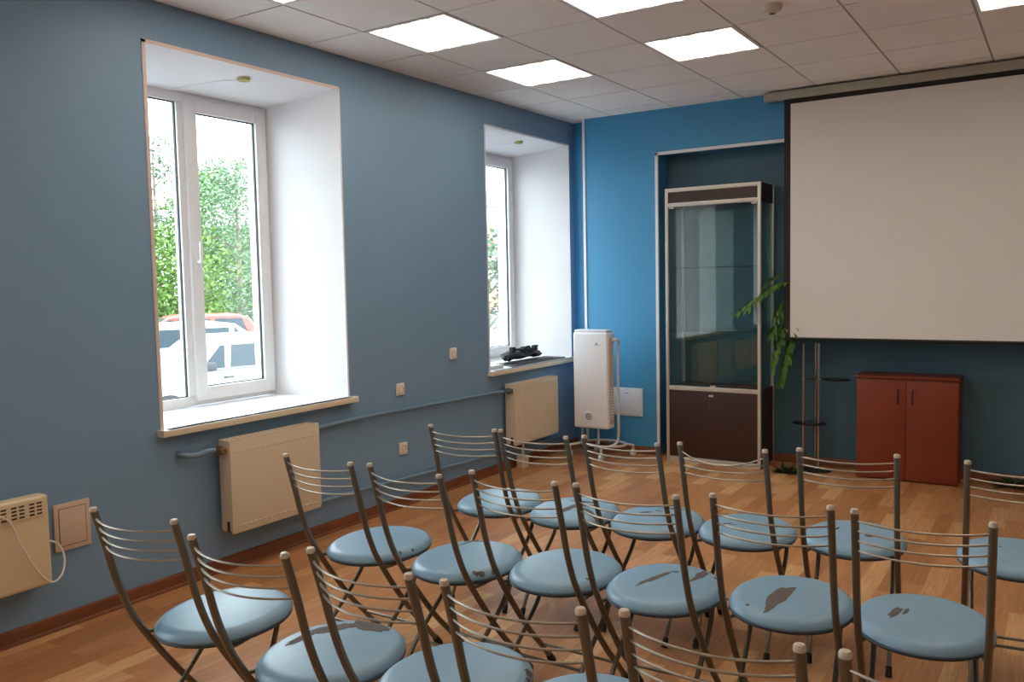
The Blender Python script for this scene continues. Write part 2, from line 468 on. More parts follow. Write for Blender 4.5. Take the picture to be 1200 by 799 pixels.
# ------------------------------------------------------------------ radiators and pipes
def radiator(y0, y1, z0, z1, label, ribs, leg):
    L = y1 - y0; r = empty('radiator', (0, y0, z0)); hh = z1 - z0
    xb, xf = .035, .13
    p = MB()
    if ribs:
        n = 15; out = [(xf - .008, 0)]
        for i in range(n):
            a = .03 + (L - .06) * i / n; w = (L - .06) / n
            out += [(xf - .008, a), (xf, a + w * .2), (xf, a + w * .75), (xf - .008, a + w * .95)]
        out += [(xf - .008, L), (xf - .02, L), (xf - .02, 0)]
        p.prism(out, 'z', .035, hh - .045, 'radiator')
        p.box(xf - .02, xf - .001, .001, L - .001, .001, .036, 'radiator', .004); p.box(xf - .02, xf - .001, .001, L - .001, hh - .046, hh - .012, 'radiator', .004)
    else:
        p.box(xf - .02, xf, .001, L - .001, 0, hh - .012, 'radiator', .006)
        n = 17
        for i in range(n):
            a = .05 + (L - .1) * i / (n - 1)
            p.box(xf - .002, xf + .0025, a - .011, a + .011, .035, .045, 'radiator', .002, 1)
            p.box(xf - .002, xf + .0015, a - .011, a + .011, hh - .075, hh - .067, 'hatch', .001, 1)
    p.build('front_panel', r)
    p = MB(); p.box(xb, xb + .02, .004, L - .004, .004, hh - .014, 'radiator', .006); p.build('rear_panel', r)
    p = MB(); zz = [hh - .035, hh]
    for i in range(15):
        a = .006 + (L - .012) * i / 15; p.box(xb + .003, xf - .003, a, a + (L - .012) / 15 - .012, hh - .010, hh - .004, 'radiator')
    p.box(xb, xb + .006, 0, L, hh - .012, hh, 'radiator'); p.box(xf - .010, xf - .002, 0, L, hh - .013, hh, 'radiator')
    p.build('top_grille', r)
    for a in (0, L - .006):
        p = MB(); p.box(xb, xf, a - .003 if a == 0 else a, a + .006 if a == 0 else a + .009, .015, hh + .001, 'radiator', .004)
        if a == 0: p.box(xb + .05, xb + .07, -.006, -.003, .0155, .07, 'slot')
        p.build('side_cover', r)
    v = MB(); v.tube([(.075, -.004, hh - .05), (.075, -.05, hh - .05)], .014, 'brass' if not ribs else 'greymetal'); v.lathe([(0, 0), (.024, 0), (.026, .02), (.018, .05), (0, .055)], 'brass' if not ribs else 'greymetal', (.075, -.035, hh - .05), 16, axis='x')
    v.build('valve', r)
    for a in (.1, L - .1):
        v = MB(); v.box(-.0005, xb, a - .02, a + .02, hh * .3, hh * .75, 'greymetal'); v.build('wall_bracket', r)
    if leg:
        v = MB(); v.box(.04, .11, .14, .23, -z0 + .0, -z0 + .10, 'radiator', .006); v.box(.07, .09, .175, .195, -z0 + .1, .01, 'radiator'); v.build('floor_leg', r)
    return tag(r, label, 'radiator')
radiator(3.03, 3.69, .225, .745, 'cream flat panel radiator under the larger left window', False, False)
radiator(5.90, 6.61, .215, .728, 'cream ribbed panel radiator under the narrow window by the corner', True, True)

def pipe(name, pts, label, r=.013):
    o = MB(); o.tube(smooth_path(pts, 5), r, 'pipe', 10)
    return tag(o.build(name), label, 'pipe')
pipe('heating_pipe', [(.03, 3.705, .69), (.03, 4.2, .70), (.03, 5.2, .685), (.035, 5.80, .672), (.06, 5.848, .678)], 'upper blue-painted heating pipe running between the two radiators')
pipe('heating_pipe', [(.03, 3.705, .225), (.03, 4.2, .215), (.03, 5.2, .185), (.03, 6.05, .165), (.03, 6.9, .14)], 'lower blue-painted heating pipe running close above the skirting')
pipe('heating_pipe', [(-.01, 2.80, .70), (.03, 2.80, .70), (.05, 2.82, .695), (.055, 2.88, .69), (.065, 2.94, .70), (.072, 2.982, .697)], 'short blue-painted pipe stub left of the larger-window radiator', .016)

# ------------------------------------------------------------------ convector heater on the left wall
def heater():
    y0, y1, z0, z1 = 1.22, 2.04, .262, .672; L = y1 - y0; hh = z1 - z0
    r = empty('convector_heater', (0, y0, z0))
    p = MB(); p.box(.035, .115, 0, L, 0, hh, 'heater', .014, 3); p.build('body', r)
    p = MB(); p.box(.1151, .1158, .03, L - .022, hh - .085, hh - .022, 'slot'); p.build('vent_recess', r)
    p = MB()
    n = 20
    for i in range(n + 1):
        a = .03 + (L - .052) * i / n; p.box(.1158, .120, a - (.010 if i % 2 == 0 else .004), a + (.010 if i % 2 == 0 else .004), hh - .086, hh - .021, 'heater')
    for k in range(5):
        z = hh - .085 + .063 * k / 4; p.box(.1158, .1195, .03, L - .022, z - .0035, z + .0035, 'heater')
    p.build('vent_grille', r)
    p = MB(); p.tube(smooth_path([(.122, .47, hh - .05), (.128, .62, hh - .06), (.13, .68, hh - .19), (.13, .74, hh - .32), (.132, .80, .015), (.13, .85, .03), (.10, .885, .09), (.07, .875, .16), (.05, .80, .2)], 8), .0045, 'cord', 8); p.build('power_cord', r)
    for a in (.1, L - .1):
        p = MB(); p.box(-.003, .037, a - .02, a + .02, hh * .3, hh * .8, 'greymetal'); p.build('wall_bracket', r)
    tag(r, 'cream electric convector heater with looping white cord on the left wall', 'heater')
heater()

# wall hatches
o = MB(); o.box(-.002, .012, 0, .175, 0, .222, 'hatch', .003); hh_ = o.build('access_hatch', None, (.0, 2.115, .362))
tag(hh_, 'beige access hatch in the left wall beside the convector heater', 'wall hatch')
o = MB(); o.box(.0121, .0145, .024, .151, .024, .198, 'hatch', .001); o.build('hatch_door', hh_)
o = MB()
for (p, q, z0, z1) in ((.021, .024, .021, .201), (.151, .154, .021, .201), (.021, .154, .021, .024), (.021, .154, .198, .201)): o.box(.0121, .0126, p, q, z0, z1, 'hole')
o.build('door_gap', hh_)
o = MB(); o.box(0, .32, -.012, .002, 0, .255, 'hatchw', .003); hh_ = o.build('access_hatch', None, (.436, D, .338))
tag(hh_, 'white access hatch in the blue back wall behind the wheeled air purifier', 'wall hatch')
o = MB(); o.box(.018, .302, -.0145, -.0121, .018, .237, 'hatchw', .001); dd = o.build('hatch_door', hh_)
o = MB(); o.box(.15, .18, -.0165, -.0146, .205, .212, 'greymark'); o.build('latch', dd)
o = MB()
for k in range(6): o.box(.03 + .045 * k, .06 + .045 * k, -.0128, -.0121, .010, .013, 'greymark')
o.build('vent_slits', hh_)

def socket(y, z, label):
    o = MB(); o.box(.0005, .014, -.041, .041, -.043, .043, 'socket', .005, 3); r = o.build('wall_socket', None, (0, y, z))
    o = MB(); o.lathe([(.026, 0), (.026, .004), (.022, .006), (.02, -.004), (0, -.004)], 'socketface', (.0141, 0, 0), 20, axis='x'); f = o.build('socket_face', r)
    o = MB()
    for s in (-1, 1): o.lathe([(.0035, 0), (.0035, .0012), (0, .0012)], 'hole', (.0105, .009 * s, 0), 8, axis='x')
    o.build('pin_holes', f)
    tag(r, label, 'wall socket', 'cream sockets on the left wall')
socket(4.600, .838, 'cream wall socket just above the upper heating pipe')
socket(5.229, 1.039, 'cream wall socket highest of three, nearest the narrow window')
socket(4.614, .414, 'cream wall socket lowest of three, between the two heating pipes')

# ------------------------------------------------------------------ air purifier on wheeled stand
def purifier():
    r = empty('air_purifier', (.445, 6.70, 0)); w, dp = .170, .065
    z0, z1 = .272, 1.12
    p = MB(); p.box(-w, w, -dp, dp, z0, z1, 'unit', .022, 4); p.build('housing', r)
    p = MB(); p.box(-w + .012, w - .012, -dp + .01, dp - .01, z1 - .004, z1 + .022, 'unittop', .010, 3); p.build('top_cap', r)
    p = MB(); p.box(w - .001, w + .003, -dp + .03, dp - .02, z0 + .04, z1 - .05, 'hatch', .001)
    for k in range(12): p.box(w + .003, w + .005, -dp + .035, dp - .025, z0 + .08 + k * .025, z0 + .09 + k * .025, 'unit')
    p.build('side_grille', r)
    p = MB(); p.lathe([(.044, 0), (.044, .006), (.038, .009), (.036, .003), (0, .003)], 'pvc', (-.02, -dp - .0005, z0 + .105), 28, axis='y'); bd = p.build('control_dial', r)
    p = MB(); p.lathe([(.027, 0), (.027, .001), (.021, .001), (.021, 0)], 'violet', (-.02, -dp - .004, z0 + .105), 24, axis='y')
    for a in range(3):
        t = PI / 2 + a * 2 * PI / 3
        p.prism([(-.02 + .017 * math.cos(t), z0 + .105 + .017 * math.sin(t)), (-.02 + .006 * math.cos(t + 1.3), z0 + .105 + .006 * math.sin(t + 1.3)), (-.02 + .006 * math.cos(t - 1.3), z0 + .105 + .006 * math.sin(t - 1.3))], 'y', -dp - .0055, -dp - .0042, 'violet')
    p.build('fan_mark', bd)
    p = MB(); p.prism([(.045, z1 - .105), (.065, z1 - .088), (.083, z1 - .105), (.072, z1 - .105), (.065, z1 - .098), (.058, z1 - .105)], 'y', -dp - .0015, -dp - .0002, 'greymark')
    p.box(.047, .108, -dp - .0015, -dp - .0002, z1 - .113, z1 - .110, 'greymark'); p.build('logo', r)
    # stand
    p = MB()
    p.tube(smooth_path([(.185, .02, 1.03), (.20, -.02, 1.05), (.225, .0, 1.06), (.23, .04, 1.04), (.205, .07, 1.0), (.20, .075, .9), (.20, .075, .5), (.20, .075, .22), (.19, .05, .14), (.15, .0, .115), (.10, -.06, .10)], 6), .012, 'tubewhite', 10); p.build('stand_pole', r)
    p = MB(); p.tube(smooth_path([(-.14, .04, .30), (-.14, .04, .18), (-.12, .0, .13), (-.06, -.02, .12), (.02, -.02, .115)], 6), .012, 'tubewhite', 10); p.build('stand_tube', r)
    p = MB(); p.tube([(.02, .04, .30), (.02, .04, .118)], .010, 'tubewhite', 10); p.build('stand_tube', r)
    ring = [(.045 + .205 * math.cos(t), .09 + .15 * math.sin(t), .118) for t in [k * PI / 16 for k in range(32)]]
    p = MB(); p.tube(ring, .011, 'tubewhite', 10, closed=True); p.build('stand_ring', r)
    for (px, py, sx, sy) in ((.12, -.11, .10, -.055), (-.24, -.02, -.145, .05), (.27, .22, .23, .15), (-.10, .24, -.07, .215)):
        p = MB(); p.tube([(sx, sy, .117), (px, py, .10)], .011, 'tubewhite', 8); p.tube([(px, py, .105), (px, py, .055)], .012, 'tubewhite', 8)
        leg = p.build('stand_foot', r)
        p = MB(); p.tube([(px - .016, py, .03), (px + .016, py, .03)], .03, 'unittop', 16); p.build('castor', leg)
    tag(r, 'tall white air purifier on a white wheeled tube stand in the corner', 'air purifier')
purifier()

# ------------------------------------------------------------------ glass showcase in the alcove
def showcase():
    x0, x1, y0, y1, zt, zm = 1.05, 1.868, 6.885, 7.275, 2.335, .622
    r = empty('display_cabinet', (x0, y0, 0)); W = x1 - x0; Dp = y1 - y0; a = .026
    for (px, py) in ((0, 0), (W - a, 0), (0, Dp - a), (W - a, Dp - a)):
        p = MB(); p.box(px, px + a, py, py + a, 0, zt, 'alu', .003); p.build('corner_post', r)
    def bars(z0, z1, nm):
        p = MB(); p.box(a, W - a, .001, a, z0, z1, 'alu', .002); p.build(nm, r)
    bars(zt - .032, zt, 'front_rail'); bars(zt - .155, zt - .123, 'front_rail'); bars(zm, zm + .036, 'front_rail'); bars(.0, .045, 'front_rail')
    p = MB(); p.box(a, W - a, .008, .022, zt - .123, zt - .032, 'darkboard'); p.box(.008, .022, a, Dp - a, zt - .15, zt, 'darkboard'); p.box(W - .022, W - .006, a, Dp - a, zt - .15, zt, 'darkboard')
    p.box(a, W - a, Dp - .02, Dp - .008, zt - .15, zt, 'darkboard'); p.box(.01, W - .01, .01, Dp - .01, zt - .012, zt - .002, 'darkboard'); p.build('header_board', r)
    p = MB(); p.box(.022, W - .022, .022, Dp - .01, zm + .004, zm + .022, 'darkboard'); p.box(.022, W - .022, .022, Dp - .01, .05, .066, 'darkboard')
    p.box(.006, .020, a, Dp - a, .02, zm + .03, 'darkboard'); p.box(W - .020, W - .004, a, Dp - a, .02, zm + .03, 'darkboard'); p.box(a, W - a, Dp - .018, Dp - .006, .02, zm + .03, 'darkboard'); p.build('lower_box', r)
    p = MB(); p.box(a + .002, W - a - .002, .006, .0205, .048, zm - .003, 'darkboard', .002); d = p.build('lower_door', r)
    p = MB(); p.box(W * .5 - .03, W * .5 + .01, .001, .0058, zm - .045, zm - .028, 'alu', .002); p.lathe([(.006, 0), (.006, .004), (0, .004)], 'greymetal', (W * .5 - .02, .006, zm - .14), 12, axis='y'); p.build('lock', d)
    p = MB(); p.box(a + .001, W - a - .001, .012, .017, zm + .038, zt - .157, 'cabglass'); d = p.build('glass_door', r)
    for px in (a + .03, W - a - .03):
        p = MB(); p.box(px - .022, px + .022, .006, .0118, zt - .172, zt - .158, 'alu', .002); p.build('hinge', d)
    p = MB(); p.box(W * .5 - .02, W * .5 + .03, .006, .0118, zm + .037, zm + .052, 'alu', .002); p.build('door_clip', d)
    for nm, (p0, p1, q0, q1) in {'side_glass': (.010, .014, a, Dp - a), 'side_glass.': (W - .014, W - .010, a, Dp - a), 'rear_glass': (a, W - a, Dp - .016, Dp - .011)}.items():
        p = MB(); p.box(p0, p1, q0, q1, zm + .04, zt - .152, 'cabglass'); p.build(nm.strip('.'), r)
    for z in (1.125, 1.66):
        p = MB(); p.box(.016, W - .016, .028, Dp - .018, z, z + .006, 'cabglass')
        p.box(.018, W - .018, .0265, .028, z, z + .006, 'carglass'); p.build('glass_shelf', r)
    tag(r, 'tall glass showcase with aluminium frame and dark brown base in the alcove', 'display cabinet')
showcase()

# ------------------------------------------------------------------ cherry cupboard
def cupboard():
    x0, x1, y0, y1, zt = 2.585, 3.292, 6.985, 7.28, .805
    r = empty('cupboard', (x0, y0, 0)); W = x1 - x0; Dp = y1 - y0
    p = MB(); p.box(0, .016, .017, Dp, 0, zt - .023, 'cherry'); p.box(W - .016, W, .017, Dp, 0, zt - .023, 'cherry'); p.box(.016, W - .016, Dp - .01, Dp, 0, zt - .023, 'cherry')
    p.box(.016, W - .016, .02, Dp - .01, .05, .066, 'cherry'); p.box(.016, W - .016, .03, .046, .0, .05, 'cherry'); p.build('carcass', r)
    p = MB(); p.box(-.006, W + .006, -.012, Dp, zt - .022, zt, 'cherryedge', .003); p.build('cupboard_top', r)
    for k, (p0, p1) in enumerate(((.002, W / 2 - .0015), (W / 2 + .0015, W - .002))):
        p = MB(); p.box(p0, p1, 0, .0165, .012, zt - .026, 'cherry', .002); d = p.build('door', r)
        hx = W / 2 + (-.055 if k == 0 else .045)
        p = MB(); p.tube(smooth_path([(hx, 0, .70), (hx, -.022, .695), (hx, -.026, .65), (hx, -.022, .605), (hx, 0, .60)], 4), .0055, 'blackmetal', 8); p.build('door_handle', d)
    tag(r, 'low cherry-red wooden cupboard with two doors against the back wall', 'cupboard')
cupboard()

# ------------------------------------------------------------------ projection screen
def pscreen():
    x0, x1 = 2.036, 4.62; y = 6.95; r = empty('projection_screen', (1.89, y, 1.05)); ox, oz = -1.89, -1.05
    def B(p, n, par=r): o = p.build(n, par); o.location = (ox, -y, oz) if par == r else (0, 0, 0); return o
    p = MB(); p.box(1.89, 4.78, y - .03, y + .05, 2.962, 3.028, 'case', .01, 3); cs = B(p, 'roller_case')
    for px in (1.883, 4.78):
        p = MB(); p.box(px, px + .008, y - .032, y + .052, 2.957, 3.031, 'silledge', .003); B(p, 'end_cap', cs)
    for px in (2.4, 4.2):
        p = MB(); p.box(px - .02, px + .02, y + .045, D, 2.99, 3.02, 'greymetal'); B(p, 'wall_bracket', cs)
    p = MB(); p.box(x0 + .05, x1 - .05, y - .0012, y, 1.088, 2.925, 'screenfab'); B(p, 'screen_surface')
    p = MB(); p.box(x0, x0 + .05, y - .001, y, 1.088, 2.97, 'screenblk'); p.box(x1 - .05, x1, y - .001, y, 1.088, 2.97, 'screenblk'); p.box(x0 + .05, x1 - .05, y - .001, y, 2.925, 2.97, 'screenblk'); B(p, 'black_border')
    p = MB(); p.tube([(x0 - .005, y, 1.078), (x1 + .005, y, 1.078)], .011, 'screenblk', 10); B(p, 'bottom_bar')
    tag(r, 'large white pull-down projection screen with black border on the back wall', 'projection screen')
pscreen()

# ------------------------------------------------------------------ tube plant stand and hanging plant
def pstand():
    r = empty('plant_stand', (2.24, 7.08, 0))
    for (px, py, zt) in ((-.075, -.03, 1.035), (.002, .05, 1.04), (.045, -.03, 1.04)):
        p = MB(); p.tube([(px, py, .012), (px, py, zt - .004), (px, py, zt)], [.012, .012, .008], 'chrome', 12); p.build('upright_tube', r)
    for nm, (c, z, rr) in {'shelf': ((.17, .0), .742, .115), 'shelf.': ((-.03, -.01), .378, .135)}.items():
        p = MB(); p.lathe([(0, 0), (rr - .006, 0), (rr, .004), (rr, .010), (rr - .006, .014), (0, .014)], 'blackglass', (c[0], c[1], z), 28, ry=.7); s = p.build(nm.strip('.'), r)
        p = MB()
        for (px, py) in ((-.075, -.03), (.002, .05), (.045, -.03)): p.lathe([(.0125, -.012), (.017, -.01), (.017, .02), (.0125, .022)], 'chrome', (px, py, z), 12)
        if c[0] > .1: p.tube([(-.075, -.03, z + .007), (.035, -.03, z + .007), (.06, -.01, z + .007)], .006, 'blackmetal', 8)
        p.tube([(.045, -.03, z + .006), (c[0], c[1] - .03, z + .006)], .006, 'chrome', 8)
        p.build('shelf_collar', s)
    p = MB(); p.lathe([(0, 0), (.14, 0), (.14, .008), (.12, .014), (0, .016)], 'blackmetal', (0, 0, .0), 28, ry=.75); p.build('stand_base', r)
    tag(r, 'chrome tube plant stand with two black shelves left of the red cupboard', 'plant stand')
pstand()

def leaf_blade(b, base, dirv, L, w, m, droop=.3, n=5, up=Vector((0, 0, 1))):
    d = Vector(dirv).normalized(); side = d.cross(up)
    if side.length < 1e-3: side = Vector((1, 0, 0))
    side.normalize(); p = Vector(base); rows = []; i0 = b.mi(m)
    for k in range(n + 1):
        t = k / n; ww = w * math.sin(PI * min(1, .08 + t * .95)) ** .8
        nn = side.cross(d).normalized()
        rows.append([b.bm.verts.new(p - side * ww + nn * ww * .25), b.bm.verts.new(p), b.bm.verts.new(p + side * ww + nn * ww * .25)])
        p = p + d * (L / n); d = (d + Vector((0, 0, -droop / n))).normalized()
    for a, c in zip(rows, rows[1:]):
        for q in range(2):
            f = b.bm.faces.new((a[q], a[q + 1], c[q + 1], c[q])); f.material_index = i0; f.smooth = True

def hanging_plant():
    rnd = random.Random(5)
    r = empty('hanging_plant', (2.22, 7.17, 1.36))
    p = MB(); p.lathe([(0, 0), (.065, 0), (.09, .15), (.098, .15), (.098, .17), (.088, .17), (.082, .14), (0, .14)], 'pot', (0, 0, 0), 24); p.build('flower_pot', r)
    p = MB(); p.lathe([(0, .146), (.082, .142)], 'soil', (0, 0, 0), 20); p.build('soil', r)
    p = MB(); p.tube([(0, .13, .17), (0, .104, .17)], .008, 'blackmetal', 8); ring = [(.104 * math.cos(t), .104 * math.sin(t), .12) for t in [k * PI / 12 for k in range(24)]]; p.tube(ring, .005, 'blackmetal', 6, closed=True)
    p.tube([(0, .13, .17), (0, .104, .12)], .006, 'blackmetal', 6); p.box(-.02, .02, .118, .13, .06, .22, 'blackmetal'); p.build('wall_bracket', r)
    tips = [((-.50, -.36, -.06), .16), ((-.40, -.40, -.02), .2), ((-.33, -.16, .17), .16), ((-.27, -.20, -.50), .16), ((-.20, -.20, -.58), .14), ((-.24, -.12, -.36), .16), ((-.16, -.17, -.44), .16), ((-.28, -.22, -.24), .2), ((-.21, -.1, -.62), .12), ((-.12, -.2, -.22), .18), ((.12, -.14, .0), .2), ((.2, -.08, -.1), .2)]
    tips += [((rnd.uniform(-.29, -.17), rnd.uniform(-.2, -.06), rnd.uniform(-.62, -.1)), rnd.uniform(.1, .22)) for _ in range(13)]
    for (tx, ty, tz), arch in tips:
        S = Vector((rnd.uniform(-.03, .0), rnd.uniform(-.03, .0), .15)); E = Vector((tx, ty, tz))
        mid = S.lerp(E, .45) + Vector((0, -.02, arch))
        path = [S.lerp(mid, t).lerp(mid.lerp(E, t), t) for t in [k / 12 for k in range(13)]]
        b = MB(); b.tube(path, [.004 * (1 - .6 * k / 12) for k in range(13)], 'stem', 6)
        for k in range(3, 13):
            t = (path[min(k + 1, 12)] - path[k - 1]).normalized(); sd = t.cross(Vector((0, 0, 1)))
            sd = sd.normalized() if sd.length > .01 else Vector((1, 0, 0))
            for s in (-1, 1):
                leaf_blade(b, path[k], t * .7 + sd * s * rnd.uniform(.5, 1) + Vector((0, 0, rnd.uniform(-.2, .15))), rnd.uniform(.07, .12), rnd.uniform(.011, .018), 'leaf', .9)
        leaf_blade(b, path[-1], (path[-1] - path[-3]), .1, .014, 'leaf', .6)
        b.build('frond', r)
    tag(r, 'green trailing fern-like plant hanging between the showcase and the projection screen', 'plant')
hanging_plant()

def tuft(loc, label, n, spread, hgt, seed):
    rnd = random.Random(seed); r = MB()
    for k in range(n):
        a = rnd.uniform(0, 2 * PI); q = rnd.uniform(0, spread * .45)
        leaf_blade(r, (q * math.cos(a), q * .5 * math.sin(a), .002), (math.cos(a), .5 * math.sin(a), rnd.uniform(.3, 1.6) * hgt * 12), rnd.uniform(.06, .13), rnd.uniform(.008, .014), 'darkgreen', 1.0)
    return tag(r.build('floor_plant', None, loc), label, 'plant')
tuft((2.08, 6.86, 0), 'small dark green plant tuft on the floor at the foot of the plant stand', 60, .12, .07, 1)
tuft((3.66, 7.17, 0), 'low dark green plant on the floor by the skirting right of the cupboard', 90, .28, .05, 2)

# ------------------------------------------------------------------ things on the far window sill
rnd = random.Random(3)
b = MB()
def slab(b, pts, z0, z1, m):
    b.prism(pts, 'z', z0, z1, m)
slab(b, [(-.04, -.44), (-.05, .50), (-.27, .50), (-.30, -.30)], 0, .010, 'darkmat'); slab(b, [(-.06, -.30), (-.10, .36), (-.25, .34), (-.24, -.36)], .010, .017, 'darkmat')
tag(b.build('folder', None, (.03, 6.52, .85)), 'flat dark folder lying along the narrow window sill', 'folder')
b = MB()
def blob(b, c, rx, ry, rz_, m, rot=0, seed=0):
    bm2 = bmesh.new(); bmesh.ops.create_icosphere(bm2, subdivisions=3, radius=1)
    R_ = Matrix.Rotation(rot, 3, 'Z'); idx = b.mi(m); vm = {}
    for v in bm2.verts:
        k = 1 + .35 * noise.noise(v.co * 2.2 + Vector((seed, 0, 0)))
        vm[v] = b.bm.verts.new(Vector(c) + R_ @ Vector((v.co.x * rx * k, v.co.y * ry * k, v.co.z * rz_ * k)))
    for f in bm2.faces:
        g = b.bm.faces.new([vm[v] for v in f.verts]); g.material_index = idx; g.smooth = True
    bm2.free()
blob(b, (0, -.04, .042), .07, .22, .036, 'blackcloth', .1, 1); blob(b, (-.02, .14, .056), .06, .13, .048, 'blackcloth', -.3, 5); blob(b, (.02, -.20, .046), .055, .08, .042, 'blackcloth', .5, 9); blob(b, (.03, .22, .036), .05, .08, .032, 'blackcloth', 0, 13)
root = b.build('strap_bundle', None, (-.19, 6.47, .8765))
for pts in ([(.02, .18, .05), (.06, .24, .045), (.05, .31, .03), (.0, .34, .02), (-.05, .30, .03), (-.03, .22, .05)], [(.05, -.24, .02), (.075, -.12, .045), (.07, .02, .03), (.08, .14, .05), (.07, .24, .02)],
            [(-.03, -.12, .07), (.0, -.06, .095), (.03, .0, .085), (.04, .06, .06)], [(.0, .05, .08), (.03, .10, .11), (.02, .16, .10), (-.02, .19, .07)]):
    b = MB(); b.tube(smooth_path(pts, 6), .009, 'blackcloth', 8); b.build('strap', root)
for (x_, y_, z_, h_) in ((.01, -.115, .07, .05), (.0, .275, .045, .062), (.02, .255, .095, .018)):
    b = MB(); b.box(x_ - .02, x_ + .02, y_ - .026, y_ + .026, z_, z_ + h_, 'blackcloth', .005); b.build('buckle', root)
b = MB(); b.tube(smooth_path([(0, -.16, .05), (0, -.22, .062), (.0, -.30, .066)], 4), .005, 'greymetal', 8); b.build('rod', root)
tag(root, 'jumbled black bundle of straps on the narrow window sill', 'bundle')
b = MB(); b.box(-.05, .05, -.10, .10, 0, .030, 'paper', .004); tag(b.build('box', None, (-.09, 5.90, .8505)), 'small pale box at the near end of the narrow window sill', 'box')

# ------------------------------------------------------------------ chairs
SX, SY, SE = .2045, .238, 2.1          # rounded seat: half width, half depth, exponent
def seat_q(x, y): return ((abs(x) / SX) ** SE + (abs(y) / SY) ** SE) ** (1 / SE)
def seat_pt(q, t):
    c, s_ = math.cos(t), math.sin(t)
    return q * SX * math.copysign(abs(c) ** (2 / SE), c), q * SY * math.copysign(abs(s_) ** (2 / SE), s_)
def dome(x, y):
    q = min(1, seat_q(x, y))
    if q < .84: return .484 - .009 * (q / .84) ** 2
    return .475 - .024 * ((q - .84) / .16) ** 2.2
PW = .175
def post_prof():
    return [(-.23, .9), (-.192, .77), (-.158, .645), (-.117, .54), (-.072, .46), (-.015, .375), (.06, .272), (.13, .185), (.205, .105), (.285, .012)]
def chair_proto():
    r = empty('metal_chair')
    def disc(prof, m, name, sharp):
        p = MB(); i0 = p.mi(m); rings = []; n = 56
        for q, z in prof:
            rings.append([p.bm.verts.new((0, 0, z))] if q == 0 else [p.bm.verts.new((*seat_pt(q, 2 * PI * k / n), z)) for k in range(n)])
        for a, c in zip(rings, rings[1:]):
            for k in range(n):
                k2 = (k + 1) % n
                p.bm.faces.new((a[0], c[k], c[k2]) if len(a) == 1 else (a[k], a[k2], c[0]) if len(c) == 1 else (a[k], a[k2], c[k2], c[k]))
        bmesh.ops.recalc_face_normals(p.bm, faces=p.bm.faces[:])
        for f in p.bm.faces: f.smooth = True; f.material_index = i0
        return p.build(name, r, (0, .122, .013), sharp=sharp)
    disc([(0, .482)] + [(k / 16, dome(SX * k / 16, 0)) for k in range(1, 17)] + [(1.0, .446), (.985, .4412)], 'vinyl', 'seat', 70)
    disc([(.985, .4410), (1.0, .438), (.99, .433), (.93, .427), (0, .427)], 'rim', 'seat_rim', 60)
    for s in (-1, 1):
        path = smooth_path([(s * PW, y, z) for y, z in post_prof()], 5)
        p = MB(); p.tube(path, .0115, 'post', 14); po = p.build('back_post', r)
        p = MB(); p.lathe([(.0117, -.004), (.0121, .004), (.0095, .009), (0, .0105)], 'cap', (s * PW, -.2305, .899), 14); p.build('post_cap', po)
        p = MB(); p.tube([(s * PW, .262, .040), (s * PW, .292, .002)], [.0145, .0165], 'rubber', 12); p.build('foot_cap', po)
        x2 = s * .150
        lg = smooth_path([(x2, .215, .44), (x2, .17, .335), (x2, .08, .25), (x2, -.02, .168), (x2, -.085, .085), (x2, -.125, .012)], 5)
        p = MB(); p.tube(lg, .009, 'post', 12); le = p.build('rear_leg', r)
        p = MB(); p.tube([(x2, -.112, .036), (x2, -.130, .002)], [.0115, .0135], 'rubber', 10); p.build('foot_cap', le)
    for k, z in enumerate((.873, .841, .809, .777)):
        y = -.23 + (.9 - z) * .038 / .13
        pts = [(PW * t, y - .052 * (1 - t * t) ** .9, z - .004 * (1 - t * t)) for t in [q / 10 for q in range(-10, 11)]]
        p = MB(); p.tube(pts, .0032, 'rung', 8); p.build('back_rung', r)
    p = MB(); p.tube([(-PW, .200, .111), (PW, .200, .111)], .006, 'post', 8); p.build('stretcher', r)
    p = MB(); p.tube([(-.150, -.026, .162), (.150, -.026, .162)], .006, 'post', 8); p.build('stretcher', r)
    p = MB(); p.tube([(-.150, .205, .415), (.150, .205, .415)], .006, 'post', 8); p.build('seat_bar', r)
    p = MB(); p.tube(smooth_path([(-PW, -.064, .447), (-.165, .0, .436), (-.15, .12, .432), (-.13, .25, .432), (0, .31, .432), (.13, .25, .432), (.15, .12, .432), (.165, .0, .436), (PW, -.064, .447)], 4), .007, 'post', 8); p.build('seat_frame', r)
    return r
def wear(root, blobs, seed):
    rnd = random.Random(seed)
    seat = [c for c in root.children if c.name.startswith('seat') and 'rim' not in c.name and 'bar' not in c.name][0]
    for (x, y, a, b_, rot) in blobs:
        pass
        n = 22; p = MB(); idx = p.mi('wear'); ph = rnd.uniform(0, 50)
        rings = []
        for k in (0.001, .5, .8, 1):
            rg = []
            for q in range(n):
                t = 2 * PI * q / n
                kk = 1 + (.45 * noise.noise(Vector((math.cos(t) * 1.8 + ph, math.sin(t) * 1.8, 0))) + .12 * rnd.uniform(-1, 1)) * (k > .4)
                u, v = a * k * kk * math.cos(t), b_ * k * kk * math.sin(t)
                X, Y = x + u * math.cos(rot) - v * math.sin(rot), y + u * math.sin(rot) + v * math.cos(rot)
                h = seat_q(X, Y)
                if h > .992: X *= .992 / h; Y *= .992 / h
                rg.append(p.bm.verts.new((X, Y, dome(X, Y) + (.0012 if k < 1 else .0004))))
            rings.append(rg)
        for A, B_ in zip(rings, rings[1:]):
            for q in range(n):
                f = p.bm.faces.new((A[q], A[(q + 1) % n], B_[(q + 1) % n], B_[q])); f.material_index = idx; f.smooth = True
        o = p.build('worn_patch', seat); o['label'] = 'worn patch showing dark backing'
